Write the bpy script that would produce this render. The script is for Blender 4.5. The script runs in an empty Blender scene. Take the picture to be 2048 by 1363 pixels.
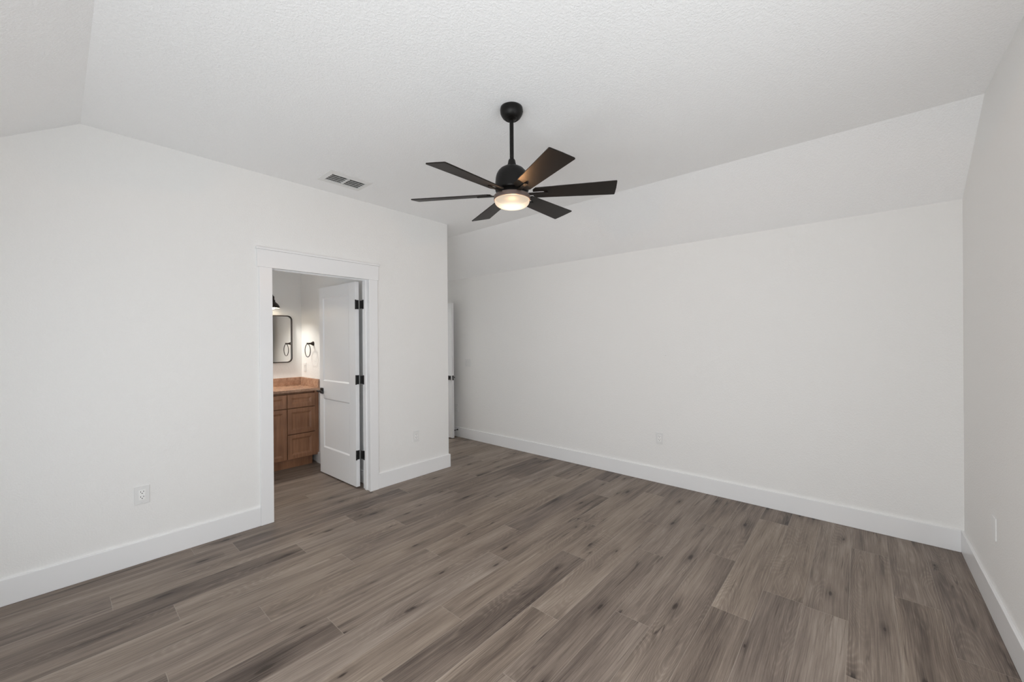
import bpy, bmesh, math, random
from mathutils import Vector, Matrix
random.seed(7)
PI = math.pi
SC = bpy.context.scene
COL = SC.collection

# ------------------------------------------------------------------ camera
F_PX, YAW, PITCH, ROLL, CAM_Z = 798.92, 0.71822, -0.00109, -0.00691, 1.45
cy, sy, cp, sp = math.cos(YAW), math.sin(YAW), math.cos(PITCH), math.sin(PITCH)
fw = Vector((cy * cp, sy * cp, sp)); r0 = Vector((sy, -cy, 0)); u0 = r0.cross(fw)
rt = r0 * math.cos(ROLL) + u0 * math.sin(ROLL); up = -r0 * math.sin(ROLL) + u0 * math.cos(ROLL)
cam_d = bpy.data.cameras.new('camera'); cam = bpy.data.objects.new('camera', cam_d); COL.objects.link(cam)
cam.matrix_world = Matrix(((rt.x, up.x, -fw.x, 0), (rt.y, up.y, -fw.y, 0), (rt.z, up.z, -fw.z, CAM_Z), (0, 0, 0, 1)))
cam_d.sensor_fit = 'HORIZONTAL'; cam_d.sensor_width = 36.0; cam_d.lens = F_PX * 36.0 / 2048.0
cam_d.clip_start = 0.01
SC.camera = cam

# ------------------------------------------------------------------ world, exposure, daylight and fill lights
SC.view_settings.view_transform = 'Standard'; SC.view_settings.look = 'None'
SC.view_settings.gamma = 1.0; SC.view_settings.use_curve_mapping = False
SC.view_settings.exposure = -0.20
try:
    SC.cycles.use_denoising = True
    SC.cycles.max_bounces = 14; SC.cycles.diffuse_bounces = 10; SC.cycles.transparent_max_bounces = 12
    SC.cycles.caustics_reflective = False; SC.cycles.caustics_refractive = False
    SC.cycles.sample_clamp_indirect = 6.0
except Exception:
    pass
w = bpy.data.worlds.new('overcast_sky'); SC.world = w; w.use_nodes = True
bg = w.node_tree.nodes['Background']; bg.inputs[0].default_value = (0.885, 0.945, 0.995, 1); bg.inputs[1].default_value = 1.36

def area(name, loc, size, size_y, power, color, direction, spread=180):
    d = bpy.data.lights.new(name, 'AREA'); d.shape = 'RECTANGLE'; d.size = size; d.size_y = size_y
    d.energy = power; d.color = color; d.spread = math.radians(spread)
    o = bpy.data.objects.new(name, d); COL.objects.link(o); o.location = loc
    o.rotation_euler = Vector(direction).to_track_quat('-Z', 'Z').to_euler()
    return o
# bedroom dimensions (metres)
YA, XB, YR, XF = 3.591, 4.031, -0.519, -0.55     # left wall, back wall, right wall, wall behind the camera
ZC, ZB = 2.7934, 2.3824                          # flat ceiling, top of the back wall
XR1, XR2 = 0.110, 3.380                          # ceiling creases
XC = 2.985                                       # outside corner of the left wall
YH = 5.40                                        # end of the entry passage
WIN = (0.10, 2.05, 0.35, 2.05)                   # bedroom window in the right wall: x0 x1 z0 z1
WN2 = (-0.35, 3.20, 0.10, 2.05)                    # added window bank, unseen behind the camera, to brighten the room: y0 y1 z0 z1
BX0, BX1, BY1, BZ = 0.10, 2.085, 5.41, 2.44      # bathroom
DAY = (0.965, 0.988, 1.0)
area('daylight_right_window', ((WIN[0] + WIN[1]) / 2, YR - 0.16, (WIN[2] + WIN[3]) / 2), 1.95, 1.55, 20, DAY, (0, 1, 0))
area('front_fill_light', (XF - 0.16, 0.35, 0.98), 1.3, 1.6, 56, DAY, (1, 0, 0))  # fill added behind the camera to even out walls and ceiling
area('unseen_bath_window_light', (BX0 - 0.16, 4.30, 1.65), 0.8, 1.0, 3.5, (0.80, 0.90, 1.0), (1, 0, 0))  # unseen bathroom window, put in as a source of cool light
area('passage_fill_light', (3.5, 6.0, 2.42), 0.5, 0.5, 14, DAY, (0, 0, -1))  # fill without a fixture, added to brighten the entry passage
# sky portals at the windows so the sky's light is sampled cleanly
for nm, lc, sx_, sy_, dr in (('sky_portal_right', ((WIN[0] + WIN[1]) / 2, YR - 0.13, (WIN[2] + WIN[3]) / 2), WIN[1] - WIN[0], WIN[3] - WIN[2], (0, 1, 0)),
                             ('sky_portal_front', (XF - 0.13, (WN2[0] + WN2[1]) / 2, (WN2[2] + WN2[3]) / 2), WN2[1] - WN2[0], WN2[3] - WN2[2], (1, 0, 0)),
                             ('sky_portal_bath', (BX0 - 0.13, 4.30, 1.65), 0.8, 1.0, (1, 0, 0))):
    area(nm, lc, sx_, sy_, 1, (1, 1, 1), dr).data.cycles.is_portal = True

# ------------------------------------------------------------------ materials
def mat(name, color, rough=0.5, metallic=0.0, spec=0.5, bump=None, emit=None, coat=0.0):
    m = bpy.data.materials.new(name); m.use_nodes = True
    nt = m.node_tree; b = nt.nodes['Principled BSDF']
    b.inputs['Base Color'].default_value = (*color, 1); b.inputs['Roughness'].default_value = rough
    b.inputs['Metallic'].default_value = metallic; b.inputs['Specular IOR Level'].default_value = spec
    if coat: b.inputs['Coat Weight'].default_value = coat
    if emit:
        b.inputs['Emission Color'].default_value = (*emit[:3], 1); b.inputs['Emission Strength'].default_value = emit[3]
    if bump:
        scale, strength, dist, detail = bump
        tc = nt.nodes.new('ShaderNodeTexCoord'); n = nt.nodes.new('ShaderNodeTexNoise')
        n.inputs['Scale'].default_value = scale; n.inputs['Detail'].default_value = detail
        n.inputs['Roughness'].default_value = 0.55
        cr = nt.nodes.new('ShaderNodeValToRGB'); cr.color_ramp.elements[0].position = 0.42; cr.color_ramp.elements[1].position = 0.62
        bp = nt.nodes.new('ShaderNodeBump'); bp.inputs['Strength'].default_value = strength; bp.inputs['Distance'].default_value = dist
        nt.links.new(tc.outputs['Object'], n.inputs['Vector']); nt.links.new(n.outputs['Fac'], cr.inputs['Fac'])
        nt.links.new(cr.outputs['Color'], bp.inputs['Height']); nt.links.new(bp.outputs['Normal'], b.inputs['Normal'])
    return m
M = {}
M['wall'] = mat('wall_paint', (0.860, 0.855, 0.843), 0.75, spec=0.3, bump=(110, 0.30, 0.0022, 2.0))
M['bathwall'] = mat('bath_wall_paint', (0.85, 0.86, 0.855), 0.6, spec=0.3, bump=(85, 0.2, 0.003, 2.0))
M['ceiling'] = mat('ceiling_texture', (0.945, 0.948, 0.950), 0.8, spec=0.25, bump=(95, 0.42, 0.0026, 2.0))
M['trim'] = mat('trim_semigloss', (0.865, 0.868, 0.875), 0.28, spec=0.5)
M['door'] = mat('door_paint', (0.85, 0.858, 0.87), 0.30, spec=0.5)
M['black'] = mat('matte_black_metal', (0.012, 0.012, 0.012), 0.38, 0.0, 0.5)
M['fanblack'] = mat('fan_black', (0.0075, 0.0065, 0.006), 0.40, 0.0, 0.22)
M['blade'] = mat('blade_dark_brown', (0.010, 0.0068, 0.005), 0.45, 0.0, 0.24)
M['bronze'] = mat('bronze_black', (0.020, 0.013, 0.010), 0.35, 0.2, 0.5)
M['plate'] = mat('outlet_plastic', (0.80, 0.80, 0.795), 0.32)
M['receptacle'] = mat('receptacle_plastic', (0.90, 0.90, 0.89), 0.3)
M['socket'] = mat('socket_dark', (0.008, 0.008, 0.008), 0.8, spec=0.05)
M['ventwhite'] = mat('vent_white_metal', (0.80, 0.80, 0.79), 0.4)
M['duct'] = mat('duct_dark', (0.22, 0.22, 0.22), 0.7)

M['bulb'] = mat('bulb_lit', (1, 0.95, 0.85), 0.4, emit=(1.0, 0.85, 0.64, 34.0))
M['shadeinside'] = mat('shade_white_enamel', (0.85, 0.82, 0.76), 0.4)
M['mirror'] = mat('mirror_silver', (0.86, 0.85, 0.83), 0.015, 1.0)
M['rubber'] = mat('rubber_black', (0.02, 0.02, 0.02), 0.7)

def clear_glass():
    m = bpy.data.materials.new('clear_pane'); m.use_nodes = True; nt = m.node_tree; nt.nodes.clear()
    o = nt.nodes.new('ShaderNodeOutputMaterial'); mx = nt.nodes.new('ShaderNodeMixShader')
    t = nt.nodes.new('ShaderNodeBsdfTransparent'); g = nt.nodes.new('ShaderNodeBsdfGlossy'); g.inputs['Roughness'].default_value = 0.02
    mx.inputs[0].default_value = 0.06
    nt.links.new(t.outputs[0], mx.inputs[1]); nt.links.new(g.outputs[0], mx.inputs[2]); nt.links.new(mx.outputs[0], o.inputs[0])
    return m
M['pane'] = clear_glass()
def frosted_lit():
    m = bpy.data.materials.new('frosted_glass_lit'); m.use_nodes = True; nt = m.node_tree; nt.nodes.clear()
    o = nt.nodes.new('ShaderNodeOutputMaterial'); mx = nt.nodes.new('ShaderNodeMixShader')
    t = nt.nodes.new('ShaderNodeBsdfTransparent'); t.inputs[0].default_value = (1, .93, .82, 1)
    g = nt.nodes.new('ShaderNodeEmission'); g.inputs[0].default_value = (1.0, 0.83, 0.64, 1); g.inputs[1].default_value = 1.0
    k = NT(m); xyz = k.n('ShaderNodeSeparateXYZ'); k.L(k.n('ShaderNodeTexCoord').outputs['Object'], xyz.inputs[0])
    rr = k.math('SQRT', k.math('ADD', k.math('MULTIPLY', xyz.outputs[0], xyz.outputs[0]), k.math('MULTIPLY', xyz.outputs[1], xyz.outputs[1])))
    k.L(k.math('MULTIPLY_ADD', k.step(rr, 0.100, 0.035), 1.1, 1.02), g.inputs[1])   # brighter over the bulb
    mx.inputs[0].default_value = 0.80
    nt.links.new(t.outputs[0], mx.inputs[1]); nt.links.new(g.outputs[0], mx.inputs[2]); nt.links.new(mx.outputs[0], o.inputs[0])
    return m

class NT:
    """small node-building helper"""
    def __init__(s, m): s.nt = m.node_tree; s.L = s.nt.links.new
    def n(s, t, **kw):
        x = s.nt.nodes.new(t)
        for k, v in kw.items(): setattr(x, k, v)
        return x
    def put(s, sock, v):
        if isinstance(v, bpy.types.NodeSocket): s.L(v, sock)
        elif v is not None: sock.default_value = v
    def math(s, op, a, b=None, c=None, clamp=False):
        x = s.n('ShaderNodeMath', operation=op, use_clamp=clamp)
        for i, v in enumerate((a, b, c)): s.put(x.inputs[i], v)
        return x.outputs[0]
    def noise(s, vec, scale, detail=2.0, rough=0.5, dist=0.0):
        x = s.n('ShaderNodeTexNoise'); s.put(x.inputs['Vector'], vec); x.inputs['Scale'].default_value = scale
        x.inputs['Detail'].default_value = detail; x.inputs['Roughness'].default_value = rough; x.inputs['Distortion'].default_value = dist
        return x.outputs['Fac']
    def scale(s, vec, sc, off=(0, 0, 0)):
        x = s.n('ShaderNodeMapping'); s.put(x.inputs['Vector'], vec); x.inputs['Scale'].default_value = sc; x.inputs['Location'].default_value = off
        return x.outputs[0]
    def mix(s, fac, a, b, blend='MIX'):
        x = s.n('ShaderNodeMix', data_type='RGBA', blend_type=blend)
        s.put(x.inputs[0], fac); s.put(x.inputs[6], a); s.put(x.inputs[7], b); return x.outputs[2]
    def step(s, v, lo, hi):
        x = s.n('ShaderNodeMapRange', interpolation_type='SMOOTHSTEP'); s.put(x.inputs[0], v)
        x.inputs[1].default_value = lo; x.inputs[2].default_value = hi; return x.outputs[0]

def floor_material():
    m = bpy.data.materials.new('oak_vinyl_plank'); m.use_nodes = True; k = NT(m); b = m.node_tree.nodes['Principled BSDF']
    uv = k.n('ShaderNodeUVMap', uv_map='grain').outputs[0]
    loc = k.n('ShaderNodeUVMap', uv_map='plank').outputs[0]
    tone = k.n('ShaderNodeAttribute', attribute_name='tone').outputs['Fac']
    # slow warp so the grain wanders
    wv = k.n('ShaderNodeVectorMath', operation='MULTIPLY_ADD')
    wn = k.n('ShaderNodeTexNoise'); k.L(k.scale(uv, (1.6, 5.0, 1)), wn.inputs['Vector']); wn.inputs['Scale'].default_value = 1.0; wn.inputs['Detail'].default_value = 1.0
    k.L(wn.outputs['Color'], wv.inputs[0]); wv.inputs[1].default_value = (0.10, 0.028, 0); k.L(uv, wv.inputs[2])
    wuv = wv.outputs[0]
    streak = k.noise(k.scale(wuv, (1.3, 24, 1)), 1.0, 6.0, 0.68)
    broad = k.noise(k.scale(wuv, (1.1, 7.0, 1), (3, 9, 0)), 1.0, 2.0, 0.5)
    fine = k.noise(k.scale(wuv, (3.2, 190, 1)), 1.0, 3.0, 0.65)
    pore = k.noise(k.scale(wuv, (26, 560, 1), (1, 4, 0)), 1.0, 2.0, 0.6)
    # cathedral figure: contour lines of a slow field
    field = k.noise(k.scale(wuv, (0.85, 4.6, 1), (7, 2, 0)), 1.0, 1.5, 0.45)
    rings = k.math('SINE', k.math('MULTIPLY', field, 300.0))
    ringz = k.math('POWER', k.math('MULTIPLY_ADD', rings, 0.5, 0.5), 2.2)
    ringmask = k.step(k.noise(k.scale(uv, (0.7, 3.0, 1), (11, 5, 0)), 1.0, 1.0), 0.40, 0.62)
    # knots
    vo = k.n('ShaderNodeTexVoronoi', feature='F1', voronoi_dimensions='2D'); k.L(k.scale(wuv, (1.55, 5.2, 1)), vo.inputs['Vector']); vo.inputs['Scale'].default_value = 1.0
    vo.inputs['Randomness'].default_value = 1.0
    has = k.math('GREATER_THAN', k.n('ShaderNodeSeparateColor').inputs[0].node.outputs[0], 0.36)
    sep = has.node.inputs[0].links[0].from_node; k.L(vo.outputs['Color'], sep.inputs[0])
    vd = k.math('DIVIDE', vo.outputs['Distance'], k.math('ADD', sep.outputs[1], 0.45))
    knot = k.math('MULTIPLY', k.math('SUBTRACT', 1.0, k.step(vd, 0.012, 0.062)), has)
    halo = k.math('MULTIPLY', k.math('SUBTRACT', 1.0, k.step(vd, 0.02, 0.26)), has)
    # dark mineral streaks
    dark = k.step(k.noise(k.scale(wuv, (0.9, 15, 1), (21, 8, 0)), 1.0, 3.0, 0.55), 0.60, 0.76)
    # total value
    v = k.math('ADD', k.math('MULTIPLY', k.math('SUBTRACT', streak, 0.5), 0.88), k.math('MULTIPLY_ADD', tone, 0.72, 0.165))
    v = k.math('ADD', v, k.math('MULTIPLY', k.math('SUBTRACT', broad, 0.5), 0.72))
    v = k.math('ADD', v, k.math('MULTIPLY', k.math('SUBTRACT', fine, 0.5), 0.75))
    v = k.math('ADD', v, k.math('MULTIPLY', k.math('MULTIPLY', k.math('MULTIPLY', k.math('SUBTRACT', ringz, 0.32), ringmask), k.step(fine, 0.30, 0.60)), 0.15))
    crack = k.math('SUBTRACT', 1.0, k.step(k.math('ABSOLUTE', k.math('SUBTRACT', k.noise(k.scale(wuv, (0.45, 11, 1), (5, 31, 0)), 1.0, 3.0, 0.5), 0.5)), 0.0, 0.010))
    crack = k.math('MULTIPLY', crack, k.step(k.noise(k.scale(uv, (2.2, 6.0, 1), (15, 3, 0)), 1.0, 1.0), 0.54, 0.64))
    v = k.math('SUBTRACT', v, k.math('MULTIPLY', crack, 0.30))
    v = k.math('SUBTRACT', v, k.math('MULTIPLY', dark, 0.30))
    v = k.math('SUBTRACT', v, k.math('MULTIPLY', halo, 0.20))
    v = k.math('SUBTRACT', v, k.math('MULTIPLY', knot, 0.42))
    v = k.math('SUBTRACT', v, k.math('MULTIPLY', k.step(pore, 0.60, 0.72), 0.10))
    cr = k.n('ShaderNodeValToRGB'); k.L(v, cr.inputs[0]); e = cr.color_ramp.elements
    e[0].position = 0.0; e[0].color = (0.040, 0.028, 0.021, 1)
    e[1].position = 1.0; e[1].color = (0.40, 0.335, 0.275, 1)
    for p_, c_ in ((0.28, (0.118, 0.089, 0.071, 1)), (0.5, (0.200, 0.156, 0.124, 1)), (0.72, (0.285, 0.229, 0.183, 1))):
        x = e.new(p_); x.color = c_
    # some planks lean grey, some tan
    hue = k.n('ShaderNodeAttribute', attribute_name='hue').outputs['Fac']
    colr = k.mix(k.math('MULTIPLY', hue, 0.45), cr.outputs[0], (0.92, 0.96, 1.06, 1), 'MULTIPLY')
    # seams
    sx = k.n('ShaderNodeSeparateXYZ'); k.L(loc, sx.inputs[0])
    seam_v = k.math('MINIMUM', sx.outputs[1], k.math('SUBTRACT', 0.188, sx.outputs[1]))
    seam_u = k.math('MINIMUM', sx.outputs[0], k.math('SUBTRACT', 1.386, sx.outputs[0]))
    seam = k.math('MINIMUM', seam_u, seam_v)
    sm = k.math('SUBTRACT', 1.0, k.step(seam, 0.0006, 0.0022))
    colr = k.mix(k.math('MULTIPLY', sm, 0.55), colr, (0.36, 0.31, 0.26, 1))
    k.L(colr, b.inputs['Base Color'])
    b.inputs['Roughness'].default_value = 0.46; b.inputs['Specular IOR Level'].default_value = 0.35
    hgt = k.math('SUBTRACT', k.math('ADD', k.math('MULTIPLY', fine, 0.5), k.math('MULTIPLY', ringz, 0.2)), k.math('MULTIPLY', sm, 1.2))
    bp = k.n('ShaderNodeBump'); bp.inputs['Strength'].default_value = 0.25; bp.inputs['Distance'].default_value = 0.0015
    k.L(hgt, bp.inputs['Height']); k.L(bp.outputs[0], b.inputs['Normal'])
    return m

def cabinet_material():
    m = bpy.data.materials.new('brown_stained_maple'); m.use_nodes = True; k = NT(m); b = m.node_tree.nodes['Principled BSDF']
    tc = k.n('ShaderNodeTexCoord').outputs['Object']
    s1 = k.noise(k.scale(tc, (34, 34, 2.2)), 1.0, 4.0, 0.6); s2 = k.noise(k.scale(tc, (5, 5, 3)), 1.0, 2.0)
    v = k.math('ADD', k.math('MULTIPLY', s1, 0.5), k.math('MULTIPLY', s2, 0.5))
    cr = k.n('ShaderNodeValToRGB'); k.L(v, cr.inputs[0]); e = cr.color_ramp.elements
    e[0].position = 0.3; e[0].color = (0.19, 0.086, 0.044, 1); e[1].position = 0.7; e[1].color = (0.43, 0.222, 0.125, 1)
    k.L(cr.outputs[0], b.inputs['Base Color']); b.inputs['Roughness'].default_value = 0.38
    return m

def granite_material():
    m = bpy.data.materials.new('tan_granite'); m.use_nodes = True; k = NT(m); b = m.node_tree.nodes['Principled BSDF']
    tc = k.n('ShaderNodeTexCoord').outputs['Object']
    a = k.noise(tc, 38, 5.0, 0.7); c = k.noise(k.scale(tc, (1, 1, 1), (4, 7, 2)), 9, 3.0)
    v = k.math('ADD', k.math('MULTIPLY', a, 0.6), k.math('MULTIPLY', c, 0.4))
    cr = k.n('ShaderNodeValToRGB'); k.L(v, cr.inputs[0]); e = cr.color_ramp.elements
    e[0].position = 0.34; e[0].color = (0.30, 0.165, 0.105, 1); e[1].position = 0.66; e[1].color = (0.56, 0.37, 0.26, 1)
    k.L(cr.outputs[0], b.inputs['Base Color']); b.inputs['Roughness'].default_value = 0.22
    return m
M['glassglow'] = frosted_lit(); M['floor'] = floor_material(); M['cabinet'] = cabinet_material(); M['granite'] = granite_material()

# ------------------------------------------------------------------ mesh helpers
class MB:
    def __init__(s): s.bm = bmesh.new()
    def box(s, x0, x1, y0, y1, z0, z1):
        v = [s.bm.verts.new(p) for p in ((x0, y0, z0), (x1, y0, z0), (x1, y1, z0), (x0, y1, z0), (x0, y0, z1), (x1, y0, z1), (x1, y1, z1), (x0, y1, z1))]
        for f in ((3, 2, 1, 0), (4, 5, 6, 7), (0, 1, 5, 4), (1, 2, 6, 5), (2, 3, 7, 6), (3, 0, 4, 7)): s.bm.faces.new([v[i] for i in f])
        return s
    def prism(s, pts, d0, d1, axis='Z'):
        """outline of 2-D points extruded along axis ('Z': pts=(x,y); 'Y': pts=(x,z); 'X': pts=(y,z))"""
        def P(a, b, d): return (a, b, d) if axis == 'Z' else ((a, d, b) if axis == 'Y' else (d, a, b))
        lo = [s.bm.verts.new(P(a, b, d0)) for a, b in pts]; hi = [s.bm.verts.new(P(a, b, d1)) for a, b in pts]
        n = len(pts); s.bm.faces.new(lo[::-1]); s.bm.faces.new(hi)
        for i in range(n): s.bm.faces.new((lo[i], lo[(i + 1) % n], hi[(i + 1) % n], hi[i]))
        return s
    def lathe(s, prof, c=(0, 0, 0), seg=48, axis='Z', smooth=True):
        """profile of (radius, height) pairs revolved; radius 0 closes the end"""
        def P(r, h, a):
            x, y = r * math.cos(a), r * math.sin(a)
            q = (x, y, h) if axis == 'Z' else ((x, h, y) if axis == 'Y' else (h, x, y))
            return (q[0] + c[0], q[1] + c[1], q[2] + c[2])
        rings = []
        for r, h in prof:
            rings.append([s.bm.verts.new(P(0, h, 0))] if r < 1e-7 else [s.bm.verts.new(P(r, h, 2 * PI * i / seg)) for i in range(seg)])
        for A, B in zip(rings, rings[1:]):
            for i in range(seg):
                j = (i + 1) % seg
                if len(A) == 1 and len(B) == 1: continue
                f = s.bm.faces.new((A[0], B[j], B[i])) if len(A) == 1 else (s.bm.faces.new((A[i], A[j], B[0])) if len(B) == 1 else s.bm.faces.new((A[i], A[j], B[j], B[i])))
                f.smooth = smooth
        return s
    def tube(s, pts, r, seg=12, closed=False):
        pts = [Vector(p) for p in pts]; n = len(pts); rings = []
        ref = Vector((0, 0, 1))
        for i, p in enumerate(pts):
            a = pts[i - 1] if (i or closed) else p; b_ = pts[(i + 1) % n] if (i < n - 1 or closed) else p
            t = (b_ - a).normalized()
            if abs(t.dot(ref)) > 0.95: ref = Vector((1, 0, 0)) if abs(t.x) < 0.9 else Vector((0, 1, 0))
            u = t.cross(ref).normalized(); v = t.cross(u)
            rr = r[i] if isinstance(r, (list, tuple)) else r
            rings.append([s.bm.verts.new(p + u * rr * math.cos(2 * PI * k / seg) + v * rr * math.sin(2 * PI * k / seg)) for k in range(seg)])
        for i in range(n if closed else n - 1):
            A, B = rings[i], rings[(i + 1) % n]
            for k in range(seg):
                f = s.bm.faces.new((A[k], A[(k + 1) % seg], B[(k + 1) % seg], B[k])); f.smooth = True
        if not closed:
            s.bm.faces.new(rings[0][::-1]); s.bm.faces.new(rings[-1])
        return s
    def frame_rect(s, x0, x1, z0, z1, wd, y0, y1):
        """rectangular ring (picture-frame) in the xz plane, depth y0..y1"""
        s.box(x0, x0 + wd, y0, y1, z0, z1); s.box(x1 - wd, x1, y0, y1, z0, z1)
        s.box(x0 + wd, x1 - wd, y0, y1, z0, z0 + wd); s.box(x0 + wd, x1 - wd, y0, y1, z1 - wd, z1); return s
    def build(s, name, m, parent=None, bevel=0.0, seg=2, loc=None, rot=None):
        bmesh.ops.recalc_face_normals(s.bm, faces=s.bm.faces)
        me = bpy.data.meshes.new(name); s.bm.to_mesh(me); s.bm.free()
        o = bpy.data.objects.new(name, me); COL.objects.link(o); me.materials.append(m)
        if parent: o.parent = parent
        if loc: o.location = loc
        if rot: o.rotation_euler = rot
        if bevel:
            bv = o.modifiers.new('bevel', 'BEVEL'); bv.width = bevel; bv.segments = seg; bv.limit_method = 'ANGLE'; bv.angle_limit = math.radians(40)
        return o

def structure(o, label=None):
    o['kind'] = 'structure'
    if label: o['label'] = label
    return o
def thing(name, label, cat, loc=(0, 0, 0), rotz=0.0, group=None):
    o = bpy.data.objects.new(name, None); COL.objects.link(o); o.empty_display_size = 0.05
    o.location = loc; o.rotation_euler = (0, 0, rotz); o['label'] = label; o['category'] = cat
    if group: o['group'] = group
    return o
def tag(o, label, cat, group=None):
    o['label'] = label; o['category'] = cat
    if group: o['group'] = group
    return o

# ------------------------------------------------------------------ floor of individual planks (one mesh)
PW, PL, PY0 = 0.188, 1.386, 0.433
ROW_OFF = {-5: 2.68, -4: 3.095, -3: 3.62, -2: 2.67, -1: 1.30, 0: 2.345, 1: 2.92, 2: 1.967, 3: 1.28, 4: 1.708, 5: 2.299, 6: 1.385, 7: 1.954,
           8: 2.322, 9: 1.699, 10: 2.118, 11: 1.284, 12: .425, 13: 1.134, 14: 1.586, 15: .837, 16: .623}
# (row, left end in cm rounded) -> lightness of that plank
TONE = {(0, 2.345): .64, (0, .959): .36, (0, 3.731): .34, (2, 1.967): .62, (2, .581): .38, (3, 1.28): .44, (3, -.106): .66, (3, 2.666): .60,
        (4, 1.708): .62, (4, .322): .50, (4, 3.094): .40, (5, .913): .33, (5, 2.299): .66, (5, -.473): .6, (6, 1.385): .55, (6, -.001): .64,
        (7, 1.954): .50, (7, .568): .66, (8, .936): .62, (8, -.45): .32, (8, 2.322): .42, (8, 3.708): .30, (9, .313): .54, (9, 1.699): .56, (9, -1.073): .38,
        (10, .732): .56, (10, 2.118): .64, (10, 3.504): .30, (10, -.654): .62, (11, 1.284): .48, (11, -.102): .62, (12, .425): .58, (12, -.961): .44, (12, 1.811): .52,
        (13, 1.134): .55, (13, -.252): .36, (13, 2.52): .34, (13, 3.906): .5, (14, 1.586): .36, (14, .2): .60, (14, 2.972): .60, (15, .837): .34, (15, -.549): .56,
        (-4, 1.709): .44, (-4, 3.095): .55, (-5, 1.294): .42, (-5, 2.68): .40, (-2, 1.284): .60, (-2, 2.67): .58, (1, 1.534): .48, (1, 2.92): .46}
def build_floor():
    bm = bmesh.new(); uvg = bm.loops.layers.uv.new('grain'); uvp = bm.loops.layers.uv.new('plank')
    tl = bm.faces.layers.float.new('tone'); hl = bm.faces.layers.float.new('hue')
    X0, X1, Y0, Y1 = XF - 0.12, XB + 0.12, YR - 0.12, 6.6
    rows = range(math.floor((Y0 - PY0) / PW), math.ceil((Y1 - PY0) / PW))
    for r in rows:
        y0, y1 = PY0 + r * PW, PY0 + (r + 1) * PW
        rr = random.Random(r * 13 + 5)
        off = ROW_OFF.get(r, rr.uniform(0, PL))
        kk = math.floor((X0 - off) / PL)
        while off + kk * PL < X1:
            x0 = off + kk * PL; x1 = x0 + PL; kk += 1
            pr = random.Random(int(r * 977 + kk * 131))
            gu, gv = pr.uniform(0, 60), pr.uniform(0, 60)
            ax0, ax1, ay0, ay1 = max(x0, X0), min(x1, X1), max(y0, Y0), min(y1, Y1)
            if ax1 - ax0 < 1e-4 or ay1 - ay0 < 1e-4: continue
            f = bm.faces.new([bm.verts.new(p) for p in ((ax0, ay0, 0), (ax1, ay0, 0), (ax1, ay1, 0), (ax0, ay1, 0))])
            t = next((v for (rw, xs), v in TONE.items() if rw == r and abs(xs - x0) < 0.05), None)
            f[tl] = t if t is not None else pr.uniform(0.42, 0.62); f[hl] = pr.random()
            for l in f.loops:
                x, y = l.vert.co.x - x0, l.vert.co.y - y0
                l[uvg].uv = (gu + x, gv + y); l[uvp].uv = (x, y)
    bmesh.ops.recalc_face_normals(bm, faces=bm.faces)
    for f in bm.faces:
        if f.normal.z < 0: f.normal_flip()
    me = bpy.data.meshes.new('floor'); bm.to_mesh(me); bm.free()
    o = bpy.data.objects.new('floor', me); COL.objects.link(o); me.materials.append(M['floor'])
    return structure(o, 'grey-brown wood plank floor')
build_floor()

# ------------------------------------------------------------------ room shell
T = 0.12
DX0, DX1, DZ = 1.157, 1.998, 2.048       # casing-to-casing opening of the bathroom door
# ceiling: flat middle with a slope down to each side, running on over the entry passage
SL = 0.65
zl = ZC - SL * (XR1 - XF)
def zright(x): return ZC - (x - XR2) * (ZC - ZB) / (XB - XR2)
c = MB()
VX0, VX1, VY0, VY1 = 1.428, 1.785, 3.112, 3.372          # air vent frame; its opening is cut through the ceiling
HX0, HX1, HY0, HY1 = 1.463, 1.750, 3.158, 3.326
def ceil_strip(y0, y1): c.prism([(XF - T, zl - SL * T), (XR1, ZC), (XR2, ZC), (XB + T, zright(XB + T)), (XB + T, zright(XB + T) + .1), (XR2, ZC + .1), (XR1, ZC + .1), (XF - T, zl - SL * T + .1)], y0, y1, 'Y')
ceil_strip(YR - T, HY0); ceil_strip(HY1, YA + 0.06)
c.prism([(XF - T, zl - SL * T), (XR1, ZC), (HX0, ZC), (HX0, ZC + .1), (XR1, ZC + .1), (XF - T, zl - SL * T + .1)], HY0, HY1, 'Y')
c.prism([(HX1, ZC), (XR2, ZC), (XB + T, zright(XB + T)), (XB + T, zright(XB + T) + .1), (XR2, ZC + .1), (HX1, ZC + .1)], HY0, HY1, 'Y')
c.prism([(XC - .06, ZC), (XR2, ZC), (XB + T, zright(XB + T)), (XB + T, zright(XB + T) + .1), (XR2, ZC + .1), (XC - .06, ZC + .1)], YA + 0.06, YH + T, 'Y')
structure(c.build('ceiling', M['ceiling']), 'white textured tray ceiling with sloped sides')
c = MB(); c.box(BX0 - T, BX1 + 0.12, YA + T, BY1 + T, BZ, BZ + .08)
structure(c.build('ceiling_bathroom', M['ceiling']), 'bathroom ceiling')
c = MB(); c.box(XC - .3, XB + T, YH + T, 6.6, 2.44, 2.52)
structure(c.build('ceiling_landing', M['ceiling']))

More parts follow.
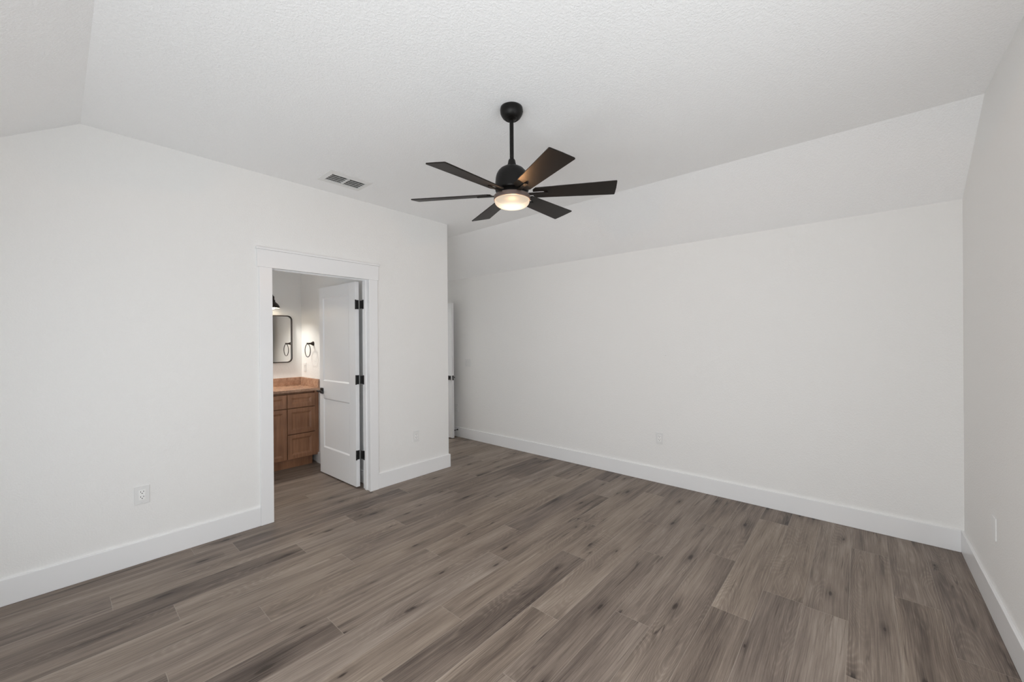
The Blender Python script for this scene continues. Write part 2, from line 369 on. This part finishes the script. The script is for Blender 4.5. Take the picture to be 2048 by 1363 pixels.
def gable(mb, x0, x1, y0, y1, z0=0.0):
    """wall strip along x whose top follows the ceiling"""
    def zt(x): return ZC - SL * (XR1 - x) if x < XR1 else (ZC if x < XR2 else zright(x))
    xs = [x0] + [x for x in (XR1, XR2) if x0 < x < x1] + [x1]
    mb.prism([(x0, z0), (x1, z0)] + [(x, zt(x) + .02) for x in reversed(xs)], y0, y1, 'Y')
wl = MB()
gable(wl, XF - T, DX0 - .02, YA, YA + T); gable(wl, DX1 + .02, XC, YA, YA + T); gable(wl, DX0 - .02, DX1 + .02, YA, YA + T, DZ + .02)
structure(wl.build('wall_left', M['wall']), 'off-white wall with the bathroom doorway')
wh = MB(); wh.box(XC - T, XC, YA + T, YH, 0, ZC + .02)
structure(wh.build('wall_passage', M['wall']), 'side wall of the entry passage')
wb = MB(); wb.prism([(XB, 0), (XB + T, 0), (XB + T, zright(XB + T) + .02), (XB, ZB + .02)], YR - T, 6.6, 'Y')
structure(wb.build('wall_back', M['wall']), 'long plain off-white wall')
wr = MB()
gable(wr, XF - T, WIN[0], YR - T, YR); gable(wr, WIN[1], XB, YR - T, YR)
wr.box(WIN[0], WIN[1], YR - T, YR, 0, WIN[2]); gable(wr, WIN[0], WIN[1], YR - T, YR, WIN[3])
structure(wr.build('wall_right', M['wall']), 'off-white wall at the right edge')
wf = MB()
wf.box(XF - T, XF, YR, WN2[0], 0, zl + .02); wf.box(XF - T, XF, WN2[1], YA, 0, zl + .02)
wf.box(XF - T, XF, WN2[0], WN2[1], 0, WN2[2]); wf.box(XF - T, XF, WN2[0], WN2[1], WN2[3], zl + .02)
structure(wf.build('wall_front', M['wall']), 'wall behind the viewer')
# bathroom walls
b = MB(); b.box(BX0 - T, BX1 + .12, BY1, BY1 + T, 0, BZ)
structure(b.build('wall_bathroom_back', M['bathwall']), 'bathroom wall behind the vanity')
b = MB(); b.box(BX1, BX1 + .12, YA + T, BY1, 0, BZ)
structure(b.build('wall_bathroom_right', M['bathwall']), 'bathroom wall with the towel ring')
b = MB(); b.box(BX0 - T, BX0, YA + T, 3.9, 0, BZ); b.box(BX0 - T, BX0, 4.7, BY1, 0, BZ); b.box(BX0 - T, BX0, 3.9, 4.7, 0, 1.15); b.box(BX0 - T, BX0, 3.9, 4.7, 2.15, BZ)
structure(b.build('wall_bathroom_left', M['bathwall']), 'bathroom wall with an added unseen window')
# passage end with the entry doorway, landing beyond
EX0, EX1 = 3.10, 3.90
b = MB(); b.box(XC - T, EX0, YH, YH + T, 0, ZC); b.box(EX1, XB, YH, YH + T, 0, ZC); b.box(EX0, EX1, YH, YH + T, 2.05, ZC)
structure(b.build('wall_passage_end', M['wall']), 'end wall of the entry passage')
b = MB(); b.box(XC - T, XB, 6.5, 6.6, 0, 2.44); b.box(XC - T, XC, YH + T, 6.5, 0, 2.44)
structure(b.build('wall_landing', M['wall']))

# windows (all out of view; second and third added as light sources)
def window(name, horizontal, a0, a1, z0, z1, plane, sgn):
    e = bpy.data.objects.new(name, None); COL.objects.link(e); structure(e)
    def bx(mb, p0, p1, d0, d1, q0, q1):
        if horizontal: mb.box(p0, p1, plane + sgn * min(d0, d1) if sgn > 0 else plane - max(d0, d1), plane + sgn * max(d0, d1) if sgn > 0 else plane - min(d0, d1), q0, q1)
        else: mb.box(plane - max(d0, d1), plane - min(d0, d1), p0, p1, q0, q1)
    f = MB(); wd = .05
    bx(f, a0, a0 + wd, .03, .09, z0, z1); bx(f, a1 - wd, a1, .03, .09, z0, z1); bx(f, a0 + wd, a1 - wd, .03, .09, z0, z0 + wd); bx(f, a0 + wd, a1 - wd, .03, .09, z1 - wd, z1)
    mid = (a0 + a1) / 2; bx(f, mid - .02, mid + .02, .035, .085, z0 + wd, z1 - wd)
    f.build('window_frame', M['trim'], e, .003)
    g = MB(); bx(g, a0 + wd, mid - .02, .058, .062, z0 + wd, z1 - wd); bx(g, mid + .02, a1 - wd, .058, .062, z0 + wd, z1 - wd)
    g.build('window_pane', M['pane'], e)
    s = MB(); bx(s, a0 - .03, a1 + .03, -.03, .03, z0 - .025, z0); s.build('window_sill', M['trim'], e, .003)
window('window_1', True, WIN[0], WIN[1], WIN[2], WIN[3], YR, -1)
window('added_window_2', False, WN2[0], WN2[1], WN2[2], WN2[3], XF, -1)
window('unseen_window_3', False, 3.9, 4.7, 1.15, 2.15, BX0, -1)

# ------------------------------------------------------------------ baseboards, door casing
BH, BT = 0.147, 0.016
def base(name, boxes):
    m_ = MB()
    for x in boxes: m_.box(*x)
    return structure(m_.build(name, M['trim'], None, .003))
base('baseboard_left', [(XF, DX0 - .092, YA - BT, YA, 0, BH)])
m_ = MB(); m_.prism([(DX1 + .092, YA - BT), (XC + BT, YA - BT), (XC + BT, YH), (XC, YH), (XC, YA), (DX1 + .092, YA)], 0, BH, 'Z')
structure(m_.build('baseboard_corner', M['trim'], None, .003))
base('baseboard_back', [(XB - BT, XB, YR + BT, YH, 0, BH)])
base('baseboard_right', [(XF, XB, YR, YR + BT, 0, BH)])
base('baseboard_front', [(XF, XF + BT, YR + BT, YA - BT, 0, BH)])
base('baseboard_bathroom', [(BX1 - BT, BX1, YA + T, 4.955, 0, .13)])

CT = 0.019
t1 = bpy.data.objects.new('trim_1', None); COL.objects.link(t1); structure(t1, 'white craftsman casing around the bathroom doorway')
x = MB(); x.box(DX0 - .092, DX0, YA - CT, YA, 0, DZ); x.build('side_casing', M['trim'], t1, .002)
x = MB(); x.box(DX1, DX1 + .09, YA - CT, YA, 0, DZ); x.build('side_casing', M['trim'], t1, .002)
x = MB(); x.box(DX0 - .108, DX1 + .100, YA - CT - .003, YA, DZ, DZ + .139); x.build('head_casing', M['trim'], t1, .002)
x = MB(); x.box(DX0 - .116, DX1 + .108, YA - CT - .014, YA, DZ + .139, DZ + .157); x.build('cap', M['trim'], t1, .003)
x = MB()   # jamb lining with stop
x.box(DX0 - .019, DX0 - .005, YA - .002, YA + T + .004, 0, DZ + .005); x.box(DX1 + .006, DX1 + .02, YA - .002, YA + T + .004, 0, DZ + .005)
x.box(DX0 - .019, DX1 + .02, YA - .002, YA + T + .004, DZ + .005, DZ + .019); x.build('jamb', M['trim'], t1, .0015)
x = MB(); x.box(DX0 - .005, DX0 + .006, YA + .045, YA + .078, 0, DZ + .005); x.box(DX1 - .006, DX1 + .006, YA + .045, YA + .078, 0, DZ + .005)
x.box(DX0 + .006, DX1 - .006, YA + .045, YA + .078, DZ - .006, DZ + .005); x.build('door_stop_strip', M['trim'], t1, .0015)
# entry doorway casing at the end of the passage
t2 = bpy.data.objects.new('trim_2', None); COL.objects.link(t2); structure(t2, 'casing of the entry doorway')
x = MB(); x.box(EX0 - .09, EX0, YH - CT, YH, 0, 2.05); x.build('side_casing', M['trim'], t2, .002)
x = MB(); x.box(EX1, EX1 + .09, YH - CT, YH, 0, 2.05); x.build('side_casing', M['trim'], t2, .002)
x = MB(); x.box(EX0 - .105, EX1 + .105, YH - CT, YH, 2.05, 2.19); x.build('head_casing', M['trim'], t2, .002)

# ------------------------------------------------------------------ doors
def panel_door(name, label, width, height, th, loc, rotz):
    """local: hinge edge at x=0, leaf along +x, faces at y=+-th/2, bottom z=0"""
    e = bpy.data.objects.new(name, None); COL.objects.link(e); structure(e, label); e.location = loc; e.rotation_euler = (0, 0, rotz)
    m_ = MB(); bm = m_.bm
    px0, px1 = .130, width - .085
    px1 = width - .082
    pans = [(0.285, 0.822), (1.012, 1.917)]
    m_.box(0, px0, -th / 2, th / 2, 0, height); m_.box(px1, width, -th / 2, th / 2, 0, height)
    zs = [0, pans[0][0], pans[0][1], pans[1][0], pans[1][1], height]
    for i in (0, 2, 4): m_.box(px0, px1, -th / 2, th / 2, zs[i], zs[i + 1])
    m_.build('leaf_frame', M['door'], e, .0012)
    for (z0, z1) in pans:
        q = MB(); bw, dp = .013, .010
        for sgn in (-1, 1):
            yo, yi = sgn * th / 2, sgn * (th / 2 - dp)
            o = [q.bm.verts.new(p) for p in ((px0, yo, z0), (px1, yo, z0), (px1, yo, z1), (px0, yo, z1))]
            i_ = [q.bm.verts.new(p) for p in ((px0 + bw, yi, z0 + bw), (px1 - bw, yi, z0 + bw), (px1 - bw, yi, z1 - bw), (px0 + bw, yi, z1 - bw))]
            for k in range(4): q.bm.faces.new((o[k], o[(k + 1) % 4], i_[(k + 1) % 4], i_[k]))
            q.bm.faces.new(i_)
        q.build('door_panel', M['door'], e)
    return e
def lever(e, width, th, z, side, name='door_handle'):
    """square rose, neck and lever on one face (side = +-1 in local y)"""
    xr = width - .055; y0 = side * th / 2
    m_ = MB(); m_.box(xr - .032, xr + .032, min(y0, y0 + side * .009), max(y0, y0 + side * .009), z - .032, z + .032)
    h = m_.build(name, M['black'], e, .003)
    n = MB(); n.tube([(xr, y0 + side * .008, z), (xr, y0 + side * .05, z)], .010); n.build('neck', M['black'], h)
    l = MB(); l.box(xr - .105, xr + .012, min(y0 + side * .042, y0 + side * .056), max(y0 + side * .042, y0 + side * .056), z - .010, z + .010)
    l.build('lever', M['black'], h, .003)
    return h
def hinge(e, z, th):
    m_ = MB(); m_.box(-.002, 0.0, -th / 2 + .004, th / 2, z - .045, z + .045)      # leaf on the door edge
    h = m_.build('hinge', M['black'], e)
    b_ = MB(); b_.tube([(-.0075, th / 2 + .001, z - .047), (-.0075, th / 2 + .001, z + .047)], .0065, 12); b_.build('barrel', M['black'], h)
    return h
# bathroom door: opened a quarter turn into the bathroom; visible face looks towards -x
DW, DTH = 0.776, 0.038
d1 = panel_door('door_1', 'white two-panel bathroom door standing open', DW, 2.033, DTH, (1.974, YA + T + .052, 0.012), PI / 2 + math.radians(1.2))
for z in (.315, 1.06, 1.805): hinge(d1, z, DTH)
lever(d1, DW, DTH, .90, 1); lever(d1, DW, DTH, .90, -1, 'door_handle')
lp = MB(); lp.box(DW - .0005, DW + .0015, -.012, .012, .87, .93); lp.build('latch_plate', M['black'], d1)
# hinge leaves on the jamb are fixed to the casing
for z in (.327, 1.072, 1.817):
    x = MB(); x.box(DX1 + .0035, DX1 + .0065, YA + .082, YA + T + .004, z - .045, z + .045); x.box(DX1 + .0002, DX1 + .006, YA + T + .003, YA + T + .046, z - .040, z + .040)
    x.build('hinge_leaf', M['black'], t1)
# entry door: swung open against the back wall
d2 = panel_door('door_2', 'white entry door swung open against the back wall', .80, 2.0, DTH, (3.892, 5.362, 0.012), -PI / 2 - math.radians(.6))
for z in (.315, 1.06, 1.805): hinge(d2, z, DTH)
lever(d2, .80, DTH, .89, -1); lever(d2, .80, DTH, .89, 1)
lp = MB(); lp.box(.7995, .8015, -.0125, .0125, .855, .925); lp.build('latch_plate', M['black'], d2)

# ------------------------------------------------------------------ ceiling fan
FX, FY = 1.7455, 1.5174
fan = thing('ceiling_fan', 'black six-blade ceiling fan with lit round lamp hanging on a downrod', 'ceiling fan', (FX, FY, 2.21))
Z0 = 2.21
def fz(z): return z - Z0
x = MB(); x.lathe([(0, fz(ZC)), (.064, fz(ZC)), (.066, fz(2.780)), (.065, fz(2.765)), (.0605, fz(2.754)), (.052, fz(2.740)), (.040, fz(2.730)), (.036, fz(2.7285)), (.032, fz(2.731)), (.027, fz(2.726)), (.013, fz(2.724)), (0, fz(2.724))])
canopy = x.build('canopy', M['fanblack'], fan)
x = MB()
for a in (0.35, 0.35 + PI): x.lathe([(0, .0665), (.0035, .0665), (.0035, .064), (0, .064)], (0, 0, 0), 10, 'X')
x.bm.transform(Matrix.Translation((0, 0, fz(2.772))) @ Matrix.Rotation(-.87, 4, 'Z')); x.build('screw', M['fanblack'], canopy)
x = MB(); x.lathe([(.0118, fz(2.72)), (.0118, fz(2.47))], seg=24); x.build('downrod', M['fanblack'], fan)
x = MB(); x.lathe([(0, fz(2.497)), (.0165, fz(2.497)), (.020, fz(2.490)), (.024, fz(2.470)), (.029, fz(2.455)), (.030, fz(2.446)), (0, fz(2.446))]); x.build('coupling', M['fanblack'], fan)
x = MB(); x.lathe([(0, fz(2.456)), (.030, fz(2.455)), (.050, fz(2.449)), (.068, fz(2.438)), (.080, fz(2.425)), (.089, fz(2.408)), (.094, fz(2.388)), (.0965, fz(2.360)), (.097, fz(2.322)), (.0955, fz(2.314)), (.088, fz(2.312)), (0, fz(2.312))], seg=64)
x.build('motor_housing', M['fanblack'], fan)
x = MB(); x.lathe([(0, fz(2.313)), (.089, fz(2.313)), (.089, fz(2.291)), (.095, fz(2.2905)), (.095, fz(2.287)), (0, fz(2.287))], seg=64); x.build('hub', M['fanblack'], fan)
M['ring'] = mat('fan_lamp_ring_glow_brown', (0.12, 0.085, 0.072), 0.5, 0.0)  # lamp's warm glow on the ring put into this brown colour
x = MB(); x.lathe([(0, fz(2.2875)), (.100, fz(2.2875)), (.1045, fz(2.284)), (.1055, fz(2.266)), (.1045, fz(2.2605)), (.101, fz(2.2605)), (.099, fz(2.270)), (0, fz(2.270))], seg=64); x.build('lamp_ring', M['ring'], fan)
x = MB(); pr = [(.0985, fz(2.270)), (.1005, fz(2.262)), (.1008, fz(2.256))]
for k in range(1, 13):
    a = k / 12 * PI / 2; pr.append((.0605 + .040 * math.cos(a) if k < 12 else .0605, fz(2.254) - .030 * math.sin(a)))
pr += [(.042, fz(2.2215)), (.022, fz(2.2195)), (0, fz(2.219))]
x.lathe(pr, seg=64); x.build('lamp_shade', M['glassglow'], fan)
x = MB(); x.lathe([(0, fz(2.2698)), (.098, fz(2.2698)), (.098, fz(2.2688)), (0, fz(2.2688))], seg=48); x.build('lamp_dark_baffle', M['socket'], fan)  # black disc added to mask the lit ring underside behind the glass
R_IN, R_OUT, HW_IN, HW_OUT = .122, .5864, .051, .0691
def blade_outline():
    p = [(R_IN + .016, -HW_IN), (R_OUT - .004, -HW_OUT), (R_OUT, -HW_OUT + .005), (R_OUT + .002, 0), (R_OUT, HW_OUT - .005), (R_OUT - .004, HW_OUT), (R_IN + .016, HW_IN), (R_IN, HW_IN - .020)]
    sw, s1 = .0135, .188
    p.append((R_IN, sw))
    for k in range(9):
        a = PI / 2 - PI * k / 8; p.append((s1 - sw + sw * math.cos(a), sw * math.sin(a)))
    p += [(R_IN, -sw), (R_IN, -HW_IN + .020)]
    return p
TILTX, TILTY, PHASE, PIT = .0376, .0140, 3.566, -.2138
tilt = Matrix(((1, 0, 0, 0), (0, 1, 0, 0), (TILTX, TILTY, 1, 0), (0, 0, 0, 1)))
tilt = Vector((-TILTX, -TILTY, 1)).normalized(); tilt = Vector((0, 0, 1)).rotation_difference(tilt).to_matrix().to_4x4()
for k in range(6):
    base_m = Matrix.Translation((0, 0, fz(2.2966))) @ tilt @ Matrix.Rotation(math.radians(PHASE + 60 * k), 4, 'Z')
    x = MB(); x.prism(blade_outline(), -.003, .003, 'Z')
    x.bm.transform(base_m @ Matrix.Rotation(PIT, 4, 'X')); bl = x.build('blade', M['blade'], fan, .0012)
    x = MB()
    x.prism([(.080, -.012), (.200, -.009), (.206, -.005), (.206, .005), (.200, .009), (.080, .012)], -.0095, -.0033, 'Z')
    x.bm.transform(base_m @ Matrix.Rotation(PIT * .9, 4, 'X')); x.build('blade_arm', M['blade'], fan, .0012)
fl = bpy.data.lights.new('fan_lamp_light', 'POINT'); fl.energy = 30.0; fl.color = (1.0, 0.56, 0.28); fl.shadow_soft_size = .012
flo = bpy.data.objects.new('fan_lamp_light', fl); COL.objects.link(flo); flo.location = (FX, FY, 2.234)

# ------------------------------------------------------------------ ceiling air vent
vent = thing('air_vent', 'white rectangular ceiling air vent with louvres beside the left wall', 'vent', ((HX0 + HX1) / 2, (HY0 + HY1) / 2, ZC))
hx, hy, ix, iy = (VX1 - VX0) / 2, (VY1 - VY0) / 2, .1435, .084
x = MB()
for (a, b_) in ((((-hx, -hy), (hx, -hy), (ix, -iy), (-ix, -iy)), 0), (((hx, -hy), (hx, hy), (ix, iy), (ix, -iy)), 0), (((hx, hy), (-hx, hy), (-ix, iy), (ix, iy)), 0), (((-hx, hy), (-hx, -hy), (-ix, -iy), (-ix, iy)), 0)):
    o = [x.bm.verts.new((p[0], p[1], -.002 if i < 2 else -.009)) for i, p in enumerate(a)]; t = [x.bm.verts.new((p[0], p[1], .0)) for p in a]
    x.bm.faces.new(o); x.bm.faces.new(t[::-1])
    for k in range(4): x.bm.faces.new((o[k], o[(k + 1) % 4], t[(k + 1) % 4], t[k]))
x.build('frame', M['ventwhite'], vent)
x = MB()   # open-bottomed sheet-metal box above the opening
for q in ((-ix, -ix + .001, -iy, iy, 0, .16), (ix - .001, ix, -iy, iy, 0, .16), (-ix, ix, -iy, -iy + .001, 0, .16), (-ix, ix, iy - .001, iy, 0, .16), (-ix, ix, -iy, iy, .159, .16)): x.box(*q)
x.build('duct_opening', M['duct'], vent)
x = MB(); x.box(-.004, .004, -iy + .001, iy - .001, -.008, .012); x.build('divider', M['ventwhite'], vent)
NSL = 5
for k in range(NSL):
    y = -iy + (k + .75) * 2 * iy / NSL
    x = MB(); x.box(-ix + .001, ix - .001, -.013, .013, -.0013, .0013)
    x.bm.transform(Matrix.Translation((0, y, .004)) @ Matrix.Rotation(math.radians(38), 4, 'X')); x.build('slat', M['ventwhite'], vent)

# ------------------------------------------------------------------ outlets, switches (local: plate on the wall, facing -y)
def outlet(label, loc, rotz, w_=.076, h_=.117, group='wall outlets', name='electrical_outlet'):
    e = thing(name, label, 'outlet', loc, rotz, group)
    x = MB(); x.box(-w_ / 2, w_ / 2, -.006, 0, -h_ / 2, h_ / 2); x.build('cover_plate', M['plate'], e, .002)
    x = MB(); x.box(-.0168, .0168, -.0085, -.005, -.0335, .0335); r = x.build('receptacle', M['receptacle'], e, .001)
    for z in (.0165, -.0165):
        x = MB(); x.box(-.0085, -.0060, -.0090, -.0080, z + .002, z + .0105); x.box(.0060, .0085, -.0090, -.0080, z + .003, z + .0105)
        x.lathe([(0, -.0090), (.0027, -.0090), (.0027, -.0080), (0, -.0080)], (0, 0, z - .005), 12, 'Y')
        x.build('socket', M['socket'], r)
    for z in (.048, -.048):
        x = MB(); x.lathe([(0, -.0068), (.0028, -.0066), (.0030, -.0055), (0, -.0055)], (0, 0, z), 12, 'Y'); x.build('screw', M['plate'], e)
    return e
def switch(label, loc, rotz, gangs, name='light_switch'):
    w_ = .072 + .046 * (gangs - 1)
    e = thing(name, label, 'light switch', loc, rotz)
    x = MB(); x.box(-w_ / 2, w_ / 2, -.006, 0, -.0575, .0575); x.build('cover_plate', M['plate'], e, .002)
    for g in range(gangs):
        cx = (g - (gangs - 1) / 2) * .046
        x = MB(); x.prism([(-.0060, -.033), (-.0085, -.033), (-.0068, 0), (-.0110, .033), (-.0060, .033)], cx - .0165, cx + .0165, 'X'); x.build('rocker', M['plate'], e, .0008)
    return e
outlet('white wall outlet on the left wall, left of the bathroom doorway', (.374, YA, .446), 0)
outlet('white wall outlet between the bathroom doorway and the wall corner', (2.535, YA, .437), 0, .074)
outlet('white wall outlet in the middle of the long back wall', (XB, 1.543, .450), -PI / 2, .073)
outlet('white wall outlet on the back wall beside the open entry door', (XB, 4.650, .434), -PI / 2, .073)
bp_ = thing('blank_cover_plate', 'white blank cover plate on the right-hand wall near the far corner', 'cover plate', (3.205, YR, .460), PI)
x = MB(); x.box(-.037, .037, -.0055, 0, -.0585, .0585); x.build('plate', M['plate'], bp_, .002)
for z in (.048, -.048):
    x = MB(); x.lathe([(0, -.0062), (.0028, -.0060), (.0030, -.0050), (0, -.0050)], (0, 0, z), 12, 'Y'); x.build('screw', M['plate'], bp_)
switch('white two-gang rocker light switch on the back wall near the entry door', (XB, 4.392, 1.127), -PI / 2, 2)
switch('small cream switch plate on the bathroom wall below the towel ring', (BX1, 5.300, 1.133), -PI / 2, 1)
x = MB(); x.lathe([(0, -.004), (.004, -.0035), (.0055, -.001), (.0055, 0), (0, 0)], seg=16, axis='X')
tag(x.build('nail_head', M['plate'], None, loc=(XB, 1.478, 1.293)), 'tiny white nail head alone in the middle of the back wall', 'nail')
ds = thing('door_stopper', 'small black doorstop on the baseboard behind the entry door', 'doorstop', (XB - BT, 4.615, .107))
x = MB(); x.lathe([(0, 0), (.012, 0), (.012, -.005), (.005, -.008), (.005, -.055), (0, -.055)], seg=16, axis='X'); x.build('rod', M['black'], ds)
x = MB(); x.lathe([(0, -.054), (.009, -.054), (.009, -.066), (.006, -.069), (0, -.069)], seg=16, axis='X'); x.build('tip', M['rubber'], ds)

# ------------------------------------------------------------------ bathroom vanity
VF, VBK = 4.90, BY1 - .002          # face of the doors and drawers, back
vx0, vx1 = .86, 2.037
van = thing('vanity_cabinet', 'brown wooden bathroom vanity cabinet with framed drawers', 'cabinet', ((vx0 + vx1) / 2, VF + .02, 0))
ox, oy = (vx0 + vx1) / 2, VF + .02
x = MB(); x.box(vx0 - ox, vx1 - ox, .022, VBK - oy, .105, .874); x.build('body', M['cabinet'], van, .001)
x = MB(); x.box(vx1 + .001 - ox, BX1 - .002 - ox, -.002, .0225, .105, .874); x.build('filler_strip', M['cabinet'], van, .001)
x = MB(); x.box(vx0 + .02 - ox, vx1 - .012 - ox, .045, .07, 0, .105); x.box(vx0 + .02 - ox, vx0 + .035 - ox, .07, VBK - oy, 0, .105); x.box(vx1 - .03 - ox, vx1 - .012 - ox, .07, VBK - oy, 0, .105)
x.build('toe_kick', M['cabinet'], van)
def cab_front(name, x0, x1, z0, z1):
    """framed slab with a raised bevelled border and a recessed flat centre"""
    m_ = MB(); rings = []
    for ins, y in ((0, 0), (0, -.019), (.002, -.0205), (.042, -.0205), (.050, -.016), (.064, -.010), (.066, -.010)):
        rings.append([m_.bm.verts.new(p) for p in ((x0 + ins - ox, y, z0 + ins), (x1 - ins - ox, y, z0 + ins), (x1 - ins - ox, y, z1 - ins), (x0 + ins - ox, y, z1 - ins))])
    m_.bm.faces.new(rings[0]); m_.bm.faces.new(rings[-1])
    for A, B in zip(rings, rings[1:]):
        for k in range(4): m_.bm.faces.new((A[k], A[(k + 1) % 4], B[(k + 1) % 4], B[k]))
    return m_.build(name, M['cabinet'], van)
xs = [(1.731, 2.035), (1.430, 1.725)]
z1a, z1b = (.695, .850), (.112, .687)
cab_front('drawer', 1.731, 2.035, .695, .850); cab_front('drawer', 1.731, 2.035, .397, .687); cab_front('drawer', 1.731, 2.035, .112, .389)
cab_front('drawer', 1.430, 1.725, .695, .850); cab_front('cabinet_door', 1.430, 1.725, .112, .687)
cab_front('drawer', 1.130, 1.424, .695, .850); cab_front('cabinet_door', 1.130, 1.424, .112, .687)
cab_front('drawer', .862, 1.124, .695, .850); cab_front('drawer', .862, 1.124, .397, .687); cab_front('drawer', .862, 1.124, .112, .389)
ct = thing('vanity_countertop', 'tan granite countertop with low splashbacks on the brown vanity', 'countertop', (ox, VF, .875))
x = MB(); x.box(.84 - ox, BX1 - .001 - ox, -.025, BY1 - .001 - VF, 0, .030); x.build('slab', M['granite'], ct, .003)
x = MB(); x.box(.84 - ox, BX1 - .021 - ox, BY1 - .021 - VF, BY1 - .001 - VF, .030, .130); x.build('splashback', M['granite'], ct, .002)
x = MB(); x.box(BX1 - .021 - ox, BX1 - .001 - ox, -.015, BY1 - .001 - VF, .030, .130); x.build('splashback', M['granite'], ct, .002)

# mirror
def rrect(x0, x1, z0, z1, r, n=8):
    p = []
    for cx, cz, a0 in ((x1 - r, z0 + r, -PI / 2), (x1 - r, z1 - r, 0), (x0 + r, z1 - r, PI / 2), (x0 + r, z0 + r, PI)):
        for k in range(n + 1): a = a0 + PI / 2 * k / n; p.append((cx + r * math.cos(a), cz + r * math.sin(a)))
    return p
mir = thing('wall_mirror', 'rounded rectangular wall mirror with thin bronze frame above the vanity', 'mirror', (1.655, BY1, 1.195))
A = rrect(-.31, .31, 0, .585, .055); B = rrect(-.299, .299, .011, .574, .045)
x = MB(); n = len(A)
vo_ = [[x.bm.verts.new((p[0], y, p[1])) for p in P] for P, y in ((A, 0), (A, -.028), (B, -.028), (B, -.006))]
for a, b_ in zip(vo_, vo_[1:]):
    for i in range(n): x.bm.faces.new((a[i], a[(i + 1) % n], b_[(i + 1) % n], b_[i]))
x.build('frame', M['bronze'], mir)
x = MB(); x.prism(rrect(-.301, .301, .009, .576, .046), -.012, -.002, 'Y'); x.build('glass', M['mirror'], mir)

# vanity light: a bar with three dome shades on short arms, only the right one seen, the others added to light the bathroom
vl = thing('vanity_light', 'dark bronze dome-shaded wall light glowing above the mirror', 'wall light', (1.42, BY1, 1.96))
SY = -.150
x = MB(); x.lathe([(0, -.018), (.045, -.018), (.055, -.010), (.055, 0), (0, 0)], (0, 0, .03), 32, 'Y'); x.build('wall_plate', M['bronze'], vl)
x = MB(); x.tube([(-.30, -.030, .03), (.30, -.030, .03)], .011); x.build('bar', M['bronze'], vl)
for dx in (.285, 0, -.285):
    x = MB(); x.tube([(dx, -.030, .03), (dx, -.08, .055), (dx, SY + .02, .055), (dx, SY, .040), (dx, SY, .02)], .008); x.build('arm', M['bronze'], vl)
    x = MB(); x.lathe([(0, .036), (.016, .036), (.018, .020), (.018, -.005), (.026, -.012), (.026, -.028), (.034, -.036), (.050, -.050), (.066, -.072), (.076, -.100), (.0775, -.103), (.0745, -.103), (.063, -.073), (.046, -.052), (.030, -.040), (0, -.038)], (dx, SY, 0), 48)
    sh = x.build('shade', M['bronze'], vl)
    x = MB(); x.lathe([(.0735, -.102), (.062, -.0745), (.045, -.0535), (.030, -.0415), (0, -.0395)], (dx, SY, 0), 48); x.build('shade_lining', M['shadeinside'], sh)
    x = MB(); x.lathe([(0, -.118), (.018, -.114), (.029, -.100), (.030, -.088), (.022, -.070), (.013, -.050), (0, -.044)], (dx, SY, 0), 32); x.build('bulb', M['bulb'], sh)
    vp = bpy.data.lights.new('vanity_bulb_light', 'SPOT'); vp.energy = 14; vp.color = (1.0, 0.95, 0.87); vp.shadow_soft_size = .03; vp.spot_size = math.radians(146); vp.spot_blend = .6
    vpo = bpy.data.objects.new('vanity_bulb_light', vp); COL.objects.link(vpo); vpo.location = (1.42 + dx, BY1 + SY, 1.832)

# towel ring
tr = thing('towel_ring', 'dark bronze towel ring on the bathroom side wall', 'towel ring', (BX1, 5.055, 1.430))
x = MB(); x.lathe([(0, 0), (.027, 0), (.027, -.006), (.020, -.016), (.011, -.034), (.009, -.060), (.011, -.070), (.010, -.078), (0, -.080)], seg=28, axis='X'); x.build('post', M['bronze'], tr)
x = MB(); RR = .078
x.tube([(-.068, RR * math.sin(a), -.006 - RR + RR * math.cos(a)) for a in [2 * PI * k / 48 for k in range(48)]], .0045, 10, True); x.build('ring', M['bronze'], tr)
